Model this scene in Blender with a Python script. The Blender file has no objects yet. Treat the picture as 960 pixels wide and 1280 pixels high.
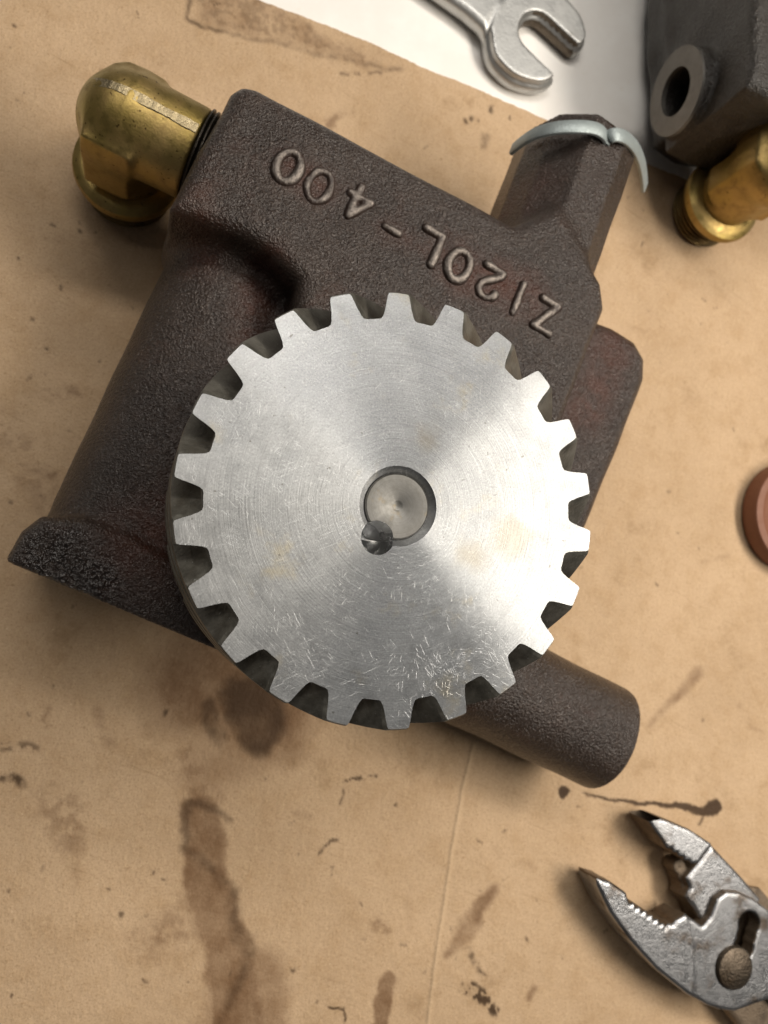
import bpy, bmesh, math, random
import numpy as np
from mathutils import Vector, Matrix

random.seed(7); np.random.seed(7)
sc = bpy.context.scene
C = sc.collection
S = 0.035          # one unit of the layout = gear radius = 35 mm
HG = 2.2           # height of the gear face above the cardboard (units)
TG = 0.80          # gear thickness

# ---------------------------------------------------------------- camera
FPX = 1000.0       # focal length for the 960x1280 photograph
cx, cy, cz, ax, ay, ph = 0.06605772, -0.02761166, 3.63339338, -0.08392128, -0.30066657, -2.39900914
def _rot(v):
    x, y, z = v
    y, z = y*math.cos(ax)-z*math.sin(ax), y*math.sin(ax)+z*math.cos(ax)
    x, z = x*math.cos(ay)+z*math.sin(ay), -x*math.sin(ay)+z*math.cos(ay)
    return np.array([x, y, z])
E1, E2, UP = _rot((1, 0, 0)), -_rot((0, 1, 0)), -_rot((0, 0, 1))   # world axes seen from the camera
GC = np.array([cx, cy, cz])
CAM = np.array([-(GC@E1), -(GC@E2), HG-(GC@UP)])
def W(px, py, z):
    """point of the photograph (pixel) on the horizontal plane at height z"""
    d = np.array([(px-480)/FPX, (py-640)/FPX, 1.0])
    d = np.array([d@E1, d@E2, d@UP])
    return CAM + d*(z-CAM[2])/d[2]
def W2(pts, z): return [tuple(W(a, b, z)[:2]) for a, b in pts]

cam = bpy.data.cameras.new('camera'); co = bpy.data.objects.new('camera', cam); C.objects.link(co)
right = np.array([E1[0], E2[0], UP[0]]); down = np.array([E1[1], E2[1], UP[1]]); fwd = np.array([E1[2], E2[2], UP[2]])
R = Matrix(((right[0], -down[0], -fwd[0]), (right[1], -down[1], -fwd[1]), (right[2], -down[2], -fwd[2])))
co.matrix_world = Matrix.Translation(Vector(CAM*S)) @ R.to_4x4()
cam.sensor_fit = 'VERTICAL'; cam.sensor_height = 36.0; cam.sensor_width = 27.0; cam.lens = 36.0*FPX/1280
cam.clip_start = 0.005; cam.clip_end = 20
cam.dof.use_dof = True; cam.dof.focus_distance = 3.75*S; cam.dof.aperture_fstop = 28
sc.camera = co

# ---------------------------------------------------------------- light
w = bpy.data.worlds.new('World'); sc.world = w; w.use_nodes = True
w.node_tree.nodes['Background'].inputs[0].default_value = (1.0, 0.98, 0.95, 1)
w.node_tree.nodes['Background'].inputs[1].default_value = 0.06
def area(name, az, el, dist, sx, sy, power, col, target=(0, 0, 1.2), roll=0):
    l = bpy.data.lights.new(name, 'AREA'); l.shape = 'RECTANGLE'; l.size = sx; l.size_y = sy
    l.energy = power; l.color = col
    o = bpy.data.objects.new(name, l); C.objects.link(o)
    a, e = math.radians(az), math.radians(el)
    d = Vector((math.cos(a)*math.cos(e), math.sin(a)*math.cos(e), math.sin(e)))
    t = Vector(target)*S
    o.location = t + d*dist
    q = d.to_track_quat('Z', 'Y'); o.rotation_euler = (q.to_matrix() @ Matrix.Rotation(math.radians(roll), 3, 'Z')).to_euler()
    return o
area('ceiling_tube_lamp', 74, 58, 0.75, 0.70, 0.08, 2.4, (1.0, 0.95, 0.87), roll=0)
area('ceiling_tube_lamp', 118, 64, 1.15, 0.9, 0.10, 2.0, (1.0, 0.96, 0.90))
area('bench_lamp', 2, 48, 0.46, 0.36, 0.09, 2.3, (1.0, 0.93, 0.82), roll=0)
vs = sc.view_settings; vs.view_transform = 'Standard'; vs.look = 'None'; vs.exposure = 0; vs.gamma = 1; vs.use_curve_mapping = False

# ---------------------------------------------------------------- node helper
class N:
    def __init__(s, name, ref=None):
        s.m = bpy.data.materials.new(name); s.m.use_nodes = True
        s.t = s.m.node_tree; s.n = s.t.nodes; s.l = s.t.links
        s.b = s.n['Principled BSDF']
        tc = s.n.new('ShaderNodeTexCoord')
        if ref: tc.object = ref
        s.P = s.vmath('SCALE', tc.outputs['Object'], scale=1/S)
    def put(s, sock, v):
        if v is None: return
        if isinstance(v, bpy.types.NodeSocket): s.l.new(v, sock)
        else: sock.default_value = v
    def vmath(s, op, a, b=None, scale=None):
        n = s.n.new('ShaderNodeVectorMath'); n.operation = op
        s.put(n.inputs[0], a); s.put(n.inputs[1], b)
        if scale is not None: s.put(n.inputs['Scale'], scale)
        return n.outputs['Value'] if op in ('LENGTH', 'DOT_PRODUCT', 'DISTANCE') else n.outputs[0]
    def math(s, op, a, b=None, c=None, clamp=False):
        n = s.n.new('ShaderNodeMath'); n.operation = op; n.use_clamp = clamp
        for i, v in enumerate((a, b, c)): s.put(n.inputs[i], v)
        return n.outputs[0]
    def noise(s, scale, detail=4, rough=0.55, vec=None, dist=0, color=False):
        n = s.n.new('ShaderNodeTexNoise'); s.put(n.inputs['Vector'], vec or s.P)
        n.inputs['Scale'].default_value = scale; n.inputs['Detail'].default_value = detail
        n.inputs['Roughness'].default_value = rough; n.inputs['Distortion'].default_value = dist
        return n.outputs['Color' if color else 'Fac']
    def voro(s, scale, vec=None, feature='F1', out='Distance'):
        n = s.n.new('ShaderNodeTexVoronoi'); s.put(n.inputs['Vector'], vec or s.P)
        n.feature = feature; n.inputs['Scale'].default_value = scale
        return n.outputs[out]
    def mapr(s, v, a, b, c=0.0, d=1.0, smooth=True):
        n = s.n.new('ShaderNodeMapRange'); n.interpolation_type = 'SMOOTHSTEP' if smooth else 'LINEAR'
        s.put(n.inputs[0], v)
        for i, x in enumerate((a, b, c, d)): s.put(n.inputs[i+1], x)
        return n.outputs[0]
    def mix(s, f, a, b, mode='MIX'):
        n = s.n.new('ShaderNodeMix'); n.data_type = 'RGBA'; n.blend_type = mode
        s.put(n.inputs[0], f)
        for i, v in ((6, a), (7, b)):
            if not isinstance(v, bpy.types.NodeSocket): v = (*v[:3], 1)
            s.put(n.inputs[i], v)
        return n.outputs[2]
    def mapping(s, vec=None, rot=(0, 0, 0), scale=(1, 1, 1), loc=(0, 0, 0)):
        n = s.n.new('ShaderNodeMapping'); s.put(n.inputs[0], vec or s.P)
        n.inputs['Rotation'].default_value = rot; n.inputs['Scale'].default_value = scale; n.inputs['Location'].default_value = loc
        return n.outputs[0]
    def sep(s, v):
        n = s.n.new('ShaderNodeSeparateXYZ'); s.put(n.inputs[0], v); return n.outputs
    def comb(s, x, y, z):
        n = s.n.new('ShaderNodeCombineXYZ')
        for i, v in enumerate((x, y, z)): s.put(n.inputs[i], v)
        return n.outputs[0]
    def bump(s, h, dist, strength=1.0, normal=None):
        n = s.n.new('ShaderNodeBump'); s.put(n.inputs['Height'], h)
        n.inputs['Distance'].default_value = dist*S; n.inputs['Strength'].default_value = strength
        s.put(n.inputs['Normal'], normal)
        return n.outputs[0]
    def capsule(s, vec, a, b, r, soft):
        """1 inside a capsule a-b of radius r (flat, xy), falling to 0 over soft"""
        a, b = Vector((a[0], a[1], 0)), Vector((b[0], b[1], 0)); d = b-a
        pa = s.vmath('SUBTRACT', vec, tuple(a))
        if d.length > 1e-6:
            h = s.math('DIVIDE', s.vmath('DOT_PRODUCT', pa, tuple(d)), d.length_squared, clamp=True)
            pa = s.vmath('SUBTRACT', pa, s.vmath('SCALE', tuple(d), scale=h))
        return s.mapr(s.vmath('LENGTH', pa), r-soft, r+soft, 1.0, 0.0)
    def maxall(s, L):
        o = L[0]
        for x in L[1:]: o = s.math('MAXIMUM', o, x)
        return o
    def out(s, color=None, rough=None, metal=None, normal=None, spec=None, **k):
        b = s.b
        if color is not None and not isinstance(color, bpy.types.NodeSocket): color = (*color[:3], 1)
        s.put(b.inputs['Base Color'], color); s.put(b.inputs['Roughness'], rough); s.put(b.inputs['Metallic'], metal)
        s.put(b.inputs['Normal'], normal); s.put(b.inputs['Specular IOR Level'], spec)
        for a, v in k.items(): s.put(b.inputs[a.replace('_', ' ')], v)
        return s.m

# ---------------------------------------------------------------- objects
def link(name, me, mat, parent=None, loc=None):
    o = bpy.data.objects.new(name, me); C.objects.link(o)
    if mat: me.materials.append(mat)
    if parent: o.parent = parent
    if loc is not None: o.location = loc
    return o
def tag(o, label=None, cat=None, group=None, kind=None):
    for k, v in (('label', label), ('category', cat), ('group', group), ('kind', kind)):
        if v: o[k] = v
    return o
def thing(name, loc, label, cat, group=None):
    o = bpy.data.objects.new(name, None); C.objects.link(o); o.location = loc; o.empty_display_size = 0.01
    return tag(o, label, cat, group)
def pmesh(name, V, Fc, sharp=None):
    me = bpy.data.meshes.new(name)
    me.from_pydata([tuple(float(c)*S for c in v) for v in V], [], [tuple(f) for f in Fc]); me.update()
    me.shade_smooth()
    if sharp: me.set_sharp_from_angle(angle=math.radians(sharp))
    return me
def qmesh(name, V, Q):
    me = bpy.data.meshes.new(name); V = np.asarray(V, np.float32)*S; Q = np.asarray(Q, np.int32)
    me.vertices.add(len(V)); me.vertices.foreach_set('co', V.ravel())
    me.loops.add(Q.size); me.loops.foreach_set('vertex_index', Q.ravel())
    me.polygons.add(len(Q)); me.polygons.foreach_set('loop_start', np.arange(0, Q.size, 4, dtype=np.int32))
    me.polygons.foreach_set('loop_total', np.full(len(Q), 4, np.int32))
    me.update(calc_edges=True); me.validate(); me.shade_smooth()
    return me
def lathe(prof, n=64, sharp=35, name='lathe', center=(0, 0, 0), axis=(0, 0, 1), closed=True):
    """solid of revolution; prof = list of (r, z)"""
    q = Vector(axis).to_track_quat('Z', 'Y'); V, Fc, m = [], [], len(prof)
    for i in range(n):
        a = 2*math.pi*i/n
        for r, z in prof: V.append(q @ Vector((r*math.cos(a), r*math.sin(a), z)) + Vector(center))
    for i in range(n):
        j = (i+1) % n
        for k in range(m if closed else m-1):
            l = (k+1) % m
            Fc.append((i*m+k, j*m+k, j*m+l, i*m+l))
    me = pmesh(name, V, Fc)
    bm = bmesh.new(); bm.from_mesh(me); bmesh.ops.remove_doubles(bm, verts=bm.verts, dist=1e-7)
    bmesh.ops.recalc_face_normals(bm, faces=bm.faces); bm.to_mesh(me); bm.free()
    me.shade_smooth(); me.set_sharp_from_angle(angle=math.radians(sharp))
    return me
def sweep(path, prof, closed_prof=True, name='sweep', up=None, sharp=40):
    """prof (u,v) swept along the 3D path; v follows 'up' (function of index or vector)"""
    P = [Vector(p) for p in path]; V, Fc, m = [], [], len(prof)
    for i, p in enumerate(P):
        t = (P[min(i+1, len(P)-1)]-P[max(i-1, 0)]).normalized()
        u0 = Vector(up[i]) if isinstance(up, list) else Vector(up)
        s = t.cross(u0).normalized(); v0 = s.cross(t)
        for a, b in prof: V.append(p+s*a+v0*b)
    for i in range(len(P)-1):
        for k in range(m):
            l = (k+1) % m; Fc.append((i*m+k, i*m+l, (i+1)*m+l, (i+1)*m+k))
    Fc.append(tuple(range(m))[::-1]); Fc.append(tuple(range((len(P)-1)*m, len(P)*m)))
    me = pmesh(name, V, Fc)
    bm = bmesh.new(); bm.from_mesh(me); bmesh.ops.recalc_face_normals(bm, faces=bm.faces); bm.to_mesh(me); bm.free()
    me.shade_smooth(); me.set_sharp_from_angle(angle=math.radians(sharp))
    return me
def catmull(P, n=8):
    P = [np.array(p, float) for p in P]; out = []
    Q = [2*P[0]-P[1]]+P+[2*P[-1]-P[-2]]
    for i in range(1, len(Q)-2):
        a, b, c, d = Q[i-1:i+3]
        for k in range(n):
            t = k/n
            out.append(0.5*((2*b)+(-a+c)*t+(2*a-5*b+4*c-d)*t*t+(-a+3*b-3*c+d)*t**3))
    return out+[P[-1]]

# ---- signed-distance castings: primitives blended with fillets, meshed with surface nets
class Cast:
    def __init__(s, lo, hi, h):
        s.lo, s.h = np.array(lo, float), h
        s.n = [int(math.ceil((b-a)/h))+1 for a, b in zip(lo, hi)]
        s.ax = [(a+h*np.arange(k)).astype(np.float32) for a, k in zip(lo, s.n)]
        s.F = np.full(s.n, 9.0, np.float32)
        s.X, s.Y, s.Z = np.meshgrid(*s.ax, indexing='ij', sparse=True)
    def add(s, d, k=0.0):
        if k <= 0: s.F = np.minimum(s.F, d)
        else:
            h = np.maximum(k-np.abs(s.F-d), 0)/k
            s.F = np.minimum(s.F, d)-h*h*k*0.25
    def cut(s, d, k=0.0):
        d = -d
        if k <= 0: s.F = np.maximum(s.F, d)
        else:
            h = np.maximum(k-np.abs(s.F-d), 0)/k
            s.F = np.maximum(s.F, d)+h*h*k*0.25
    def prism(s, poly, z0, z1, r):
        """polygon extruded z0..z1 with rounded edges; the polygon is the full outline"""
        d = polydist(s.X[:, :, 0], s.Y[:, :, 0], poly)[:, :, None]+r
        z = np.abs(s.Z-(z0+z1)/2)-(z1-z0)/2+r
        return (np.sqrt(np.maximum(d, 0)**2+np.maximum(z, 0)**2)+np.minimum(np.maximum(d, z), 0)-r).astype(np.float32)
    def local(s, p, axis):
        axis = np.array(axis, float); axis /= np.linalg.norm(axis)
        dx, dy, dz = s.X-p[0], s.Y-p[1], s.Z-p[2]
        t = dx*axis[0]+dy*axis[1]+dz*axis[2]
        rr = np.sqrt(np.maximum(dx*dx+dy*dy+dz*dz-t*t, 0))
        return t, rr
    def cyl(s, p, q, r0, r1=None, rnd=0.03):
        """round-edged cylinder/cone from p to q"""
        p, q = np.array(p, float), np.array(q, float); L = np.linalg.norm(q-p); r1 = r0 if r1 is None else r1
        t, rr = s.local(p, q-p)
        d = rr-(r0+(r1-r0)*np.clip(t/L, 0, 1))+rnd; z = np.abs(t-L/2)-L/2+rnd
        return (np.sqrt(np.maximum(d, 0)**2+np.maximum(z, 0)**2)+np.minimum(np.maximum(d, z), 0)-rnd).astype(np.float32)
    def ball(s, p, r): return (np.sqrt((s.X-p[0])**2+(s.Y-p[1])**2+(s.Z-p[2])**2)-r).astype(np.float32)
    def plane(s, p, n):
        n = np.array(n, float); n /= np.linalg.norm(n)
        return ((s.X-p[0])*n[0]+(s.Y-p[1])*n[1]+(s.Z-p[2])*n[2]).astype(np.float32)
    def profile(s, p, axis, poly, L0, L1, r):
        """polygon (u,z) swept along a horizontal axis"""
        a = np.array(axis[:2], float); a /= np.linalg.norm(a)
        t = (s.X-p[0])*a[0]+(s.Y-p[1])*a[1]; u = (s.X-p[0])*a[1]-(s.Y-p[1])*a[0]
        d = polydist(u+0*s.Z, s.Z+0*u, poly)+r
        z = np.abs(t-(L0+L1)/2)-(L1-L0)/2+r
        return (np.sqrt(np.maximum(d, 0)**2+np.maximum(z, 0)**2)+np.minimum(np.maximum(d, z), 0)-r).astype(np.float32)
    def wobble(s, amp, freq, seed=0):
        g = np.random.RandomState(seed); w = 0
        for i in range(5):
            k = g.normal(size=3)*freq; w = w+np.sin(s.X*k[0]+s.Y*k[1]+s.Z*k[2]+g.rand()*6)
        s.F = s.F+(amp/2.2)*w
    def mesh(s, name):
        F = s.F.astype(np.float32); n = F.shape
        B = F < 0
        cnt = np.zeros([k-1 for k in n], np.int8)
        for i in (0, 1):
            for j in (0, 1):
                for k in (0, 1): cnt += B[i:n[0]-1+i, j:n[1]-1+j, k:n[2]-1+k]
        act = np.argwhere((cnt > 0) & (cnt < 8)); idx = np.full(cnt.shape, -1, np.int32)
        idx[tuple(act.T)] = np.arange(len(act))
        acc = np.zeros((len(act), 3)); w = np.zeros(len(act))
        cor = [(i, j, k) for i in (0, 1) for j in (0, 1) for k in (0, 1)]
        for a in cor:
            for ax_ in range(3):
                if a[ax_]: continue
                b = list(a); b[ax_] = 1
                fa = F[tuple((act+a).T)]; fb = F[tuple((act+b).T)]
                m = (fa < 0) != (fb < 0)
                t = np.where(m, fa/np.where(m, fa-fb, 1), 0)
                p = np.array(a)+t[:, None]*(np.array(b)-np.array(a))
                acc += p*m[:, None]; w += m
        V = s.lo+(act+acc/w[:, None])*s.h
        Q = []
        for ax_ in range(3):
            o1, o2 = [(1, 2), (2, 0), (0, 1)][ax_]
            sl0 = [slice(None)]*3; sl1 = [slice(None)]*3
            sl0[ax_] = slice(0, n[ax_]-1); sl1[ax_] = slice(1, n[ax_])
            a, b = B[tuple(sl0)], B[tuple(sl1)]
            e = np.argwhere(a != b)
            e = e[(e[:, o1] > 0) & (e[:, o2] > 0) & (e[:, o1] < n[o1]-1) & (e[:, o2] < n[o2]-1)]
            ins = a[tuple(e.T)]
            def g(d1, d2):
                c = e.copy(); c[:, o1] -= d1; c[:, o2] -= d2; return idx[tuple(c.T)]
            q = np.stack([g(1, 1), g(0, 1), g(0, 0), g(1, 0)], 1)
            q[~ins] = q[~ins][:, ::-1]
            Q.append(q)
        return qmesh(name, V, np.concatenate(Q))
def polydist(x, y, poly):
    """signed distance to a polygon (negative inside)"""
    x = np.asarray(x, np.float32); y = np.asarray(y, np.float32)
    x, y = np.broadcast_arrays(x, y)
    d = np.full(x.shape, 1e9, np.float32); ins = np.zeros(x.shape, bool); m = len(poly)
    for i in range(m):
        ax_, ay_ = poly[i]; bx, by = poly[(i+1) % m]
        ex, ey = bx-ax_, by-ay_
        wx, wy = x-ax_, y-ay_
        t = np.clip((wx*ex+wy*ey)/(ex*ex+ey*ey+1e-12), 0, 1)
        d = np.minimum(d, (wx-ex*t)**2+(wy-ey*t)**2)
        c = (ay_ <= y) != (by <= y)
        if ey != 0:
            xi = ax_+(y-ay_)*ex/ey
            ins ^= c & (x < xi)
    d = np.sqrt(d)
    return np.where(ins, -d, d)

# ================================================================ MATERIALS
def m_iron(name, base=(0.034, 0.0205, 0.0145), wet=None, rust=None, tint=0.5):
    n = N(name)
    lo = n.noise(2.2, 4, 0.6); mid = n.noise(9, 5, 0.65); gr = n.noise(60, 2, 0.55); fine = n.noise(120, 2, 0.5)
    col = n.mix(n.mapr(lo, 0.35, 0.68), (base[0]*0.66, base[1]*0.60, base[2]*0.56), base)
    col = n.mix(n.math('MULTIPLY', n.mapr(mid, 0.5, 0.72), 0.5), col, tuple(v*1.5 for v in base))
    col = n.mix(n.math('MULTIPLY', n.mapr(n.noise(3.4, 5, 0.7), 0.54, 0.78), tint), col, (0.055, 0.018, 0.009))
    col = n.mix(n.math('MULTIPLY', n.mapr(gr, 0.45, 0.28), 0.55), col, (0.010, 0.008, 0.007))
    col = n.mix(n.math('MULTIPLY', n.mapr(gr, 0.59, 0.76), 0.60), col, (0.14, 0.110, 0.090))  # bright grain colour stands in for specular glints
    r = n.math('ADD', n.mapr(mid, 0.3, 0.7, 0.30, 0.42), n.mapr(gr, 0.35, 0.65, 0.08, -0.06))
    h = n.math('ADD', gr, n.math('MULTIPLY', fine, 0.25))
    h = n.math('ADD', h, n.math('MULTIPLY', mid, 1.2))
    if rust:
        wob = n.vmath('ADD', n.vmath('MULTIPLY', n.P, (1, 1, 0)), n.vmath('SCALE', n.vmath('SUBTRACT', n.noise(6, 3, color=True), (0.5, 0.5, 0.5)), scale=0.12))
        brk = n.mapr(n.noise(8, 4, 0.7), 0.3, 0.65, 0.25, 1.0)
        for a, b, rad, soft, amt in rust:
            mk = n.math('MULTIPLY', n.capsule(wob, a, b, rad, soft), brk)
            col = n.mix(n.math('MULTIPLY', mk, amt), col, (0.072, 0.018, 0.007))
    if wet:
        a, b, rad, soft = wet
        mk = n.math('MULTIPLY', n.capsule(n.vmath('MULTIPLY', n.P, (1, 1, 0)), a, b, rad, soft), n.mapr(n.noise(11, 3, 0.6), 0.30, 0.55, 0.15, 1.0))
        r = n.math('MAXIMUM', n.math('SUBTRACT', r, n.math('MULTIPLY', mk, 0.26)), 0.10)
        h = n.math('ADD', h, n.math('MULTIPLY', mk, n.math('MULTIPLY', n.voro(44, feature='SMOOTH_F1'), 2.0)))
        col = n.mix(n.math('MULTIPLY', mk, 0.5), col, (0.022, 0.018, 0.016))
    return n.out(col, r, 0.15, n.bump(h, 0.0135, 1.0), 0.45, Coat_Weight=(n.math('MULTIPLY_ADD', mk, 0.55, 0.32) if wet else 0.3), Coat_Roughness=(n.math('MULTIPLY_ADD', mk, -0.12, 0.30) if wet else 0.3), Coat_Normal=n.bump(h, 0.011, 1.0))

def m_brass(name):
    n = N(name)
    lo = n.noise(3.5, 5, 0.65); mid = n.noise(14, 5, 0.65)
    col = n.mix(n.mapr(lo, 0.35, 0.65), (0.33, 0.24, 0.075), (0.40, 0.285, 0.115))
    col = n.mix(n.math('MULTIPLY', n.mapr(mid, 0.45, 0.75), 0.5), col, (0.18, 0.118, 0.045))
    col = n.mix(n.math('MULTIPLY', n.mapr(n.noise(45, 2), 0.66, 0.72), 0.8), col, (0.05, 0.03, 0.012))
    r = n.mapr(mid, 0.3, 0.7, 0.40, 0.56)
    h = n.math('ADD', n.math('MULTIPLY', mid, 0.8), n.math('MULTIPLY', n.noise(70, 3), 0.6))
    return n.out(col, r, 1.0, n.bump(h, 0.004, 0.6))

def m_plain_metal(name, c, r0, r1, metal=1.0, bumpd=0.005, sc_=20, dirt=(0.05, 0.035, 0.02), dirt_lo=0.58, dirt_amt=0.6):
    n = N(name)
    a = n.noise(sc_, 5, 0.65); b = n.noise(sc_*0.25, 4, 0.6)
    col = n.mix(n.math('MULTIPLY', n.mapr(b, dirt_lo, dirt_lo+0.2), dirt_amt), c, dirt)
    col = n.mix(n.math('MULTIPLY', n.mapr(a, 0.55, 0.8), 0.35), col, tuple(x*0.45 for x in c))
    return n.out(col, n.mapr(a, 0.3, 0.7, r0, r1), metal, n.bump(n.math('ADD', a, n.noise(sc_*4, 3)), bumpd, 0.7))

def scratch(n, vec, rot, sx, sy, off, lo=0.70, hi=0.74):
    """short straight strokes: stretched noise thresholded"""
    v = n.mapping(n.mapping(vec, rot=(0, 0, rot)), scale=(sx, sy, 1), loc=(off, off*1.7, 0))
    return n.mapr(n.noise(1.0, 0, 0.5, v), lo, hi)
def m_gear(name, ref):
    n = N(name, ref)
    P = n.P; x, y, z = n.sep(P)
    flat = n.comb(x, y, 0.0)
    rad = n.vmath('LENGTH', flat)
    tan = n.vmath('NORMALIZE', flat)
    ang = n.math('ARCTAN2', y, x)
    # turning marks: rings whose depth wanders along the circle
    rings = n.noise(1.0, 3, 0.7, n.comb(n.math('MULTIPLY', rad, 130.0), n.math('MULTIPLY', n.math('SINE', ang), 1.2), n.math('MULTIPLY', n.math('COSINE', ang), 1.2)))
    st = []
    for i in range(7):
        ro = [0.5, 1.15, 0.85, 2.3, 0.1, 1.7, 2.8, 0.65, 1.0][i]
        lg = [16, 11, 14, 19, 22, 15, 9][i]; wd = [250, 230, 280, 230, 260, 210, 270][i]
        st.append(scratch(n, flat, ro, lg, wd, i*3.7, 0.725, 0.785))
    st = [n.math('MULTIPLY', k_, n.mapr(n.noise(3.1, 3, 0.6, n.mapping(flat, loc=(i_*2.3, i_*5.1, 0))), 0.46, 0.66, 0.06, 1.0)) for i_, k_ in enumerate(st)]
    scr = n.maxall(st)
    dust = n.noise(38, 4, 0.7, flat); lo = n.noise(2.6, 4, 0.6, flat); mid = n.noise(7.5, 5, 0.7, flat)
    col = n.mix(n.mapr(lo, 0.3, 0.7), (0.345, 0.352, 0.362), (0.405, 0.410, 0.416))
    col = n.mix(n.math('MULTIPLY', n.mapr(mid, 0.50, 0.72), 0.25), col, (0.29, 0.29, 0.295))
    col = n.mix(n.math('MULTIPLY', n.mapr(dust, 0.60, 0.74), 0.30), col, (0.24, 0.235, 0.225))
    gn = n.noise(105, 3, 0.75, flat)
    col = n.mix(n.math('MULTIPLY', n.mapr(gn, 0.50, 0.72), 0.55), col, (0.20, 0.20, 0.195))
    col = n.mix(n.math('MULTIPLY', n.mapr(gn, 0.46, 0.28), 0.45), col, (0.70, 0.70, 0.69))
    ring2 = n.noise(1.0, 2, 0.6, n.comb(n.math('MULTIPLY', rad, 34.0), n.math('MULTIPLY', n.math('SINE', ang), 1.6), n.math('MULTIPLY', n.math('COSINE', ang), 1.6)))
    col = n.mix(n.math('MULTIPLY', n.mapr(ring2, 0.55, 0.75), 0.30), col, (0.27, 0.27, 0.275))
    # varnish stains
    stain = n.math('MULTIPLY', n.mapr(n.noise(3.3, 5, 0.7, n.mapping(flat, loc=(4.1, 2.2, 0))), 0.56, 0.74), 0.45)
    col = n.mix(stain, col, (0.46, 0.39, 0.25))
    for px_, py_, r_ in ((533, 545, 0.05), (590, 690, 0.07), (640, 672, 0.10)):
        q = W(px_, py_, HG)
        k = n.capsule(n.vmath('ADD', flat, n.vmath('SCALE', n.vmath('SUBTRACT', n.noise(9, 4, color=True), (0.5, 0.5, 0.5)), scale=0.15)), q, q, r_, 0.05)
        col = n.mix(n.math('MULTIPLY', k, 0.38), col, (0.29, 0.235, 0.14))
    pits = n.math('MULTIPLY', n.mapr(n.noise(26, 2, 0.5, flat), 0.735, 0.75), 0.7)
    col = n.mix(pits, col, (0.16, 0.15, 0.13))
    col = n.mix(n.math('MULTIPLY', scr, 0.20), col, (0.78, 0.78, 0.78))
    rough = n.math('ADD', n.mapr(mid, 0.3, 0.7, 0.30, 0.37), n.math('MULTIPLY', scr, 0.12))
    h = n.math('ADD', n.math('MULTIPLY', rings, 0.34), n.math('MULTIPLY', scr, -0.10))
    h = n.math('ADD', h, n.math('MULTIPLY', lo, 0.6))
    nb = n.bump(h, 0.004, 0.5)
    # walls of the teeth get a colour darkened for dim reflections; the face is bare metal
    return n.out(col, rough, 1.0, nb, Anisotropic=0.92, Tangent=tan)
def m_flank(name, ref):
    n = N(name, ref)
    a = n.noise(14, 5, 0.65); b = n.noise(60, 3, 0.6)
    col = n.mix(n.mapr(a, 0.35, 0.7), (0.085, 0.079, 0.066), (0.15, 0.142, 0.122))  # base darkened, standing in for the dark surroundings the flanks reflect
    col = n.mix(n.math('MULTIPLY', n.mapr(n.noise(4, 4), 0.5, 0.7), 0.6), col, (0.05, 0.041, 0.028))
    col = n.mix(n.mapr(b, 0.68, 0.74), col, (0.22, 0.22, 0.21))
    return n.out(col, n.mapr(a, 0.3, 0.7, 0.34, 0.5), 0.6, n.bump(b, 0.004, 0.6))

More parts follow.
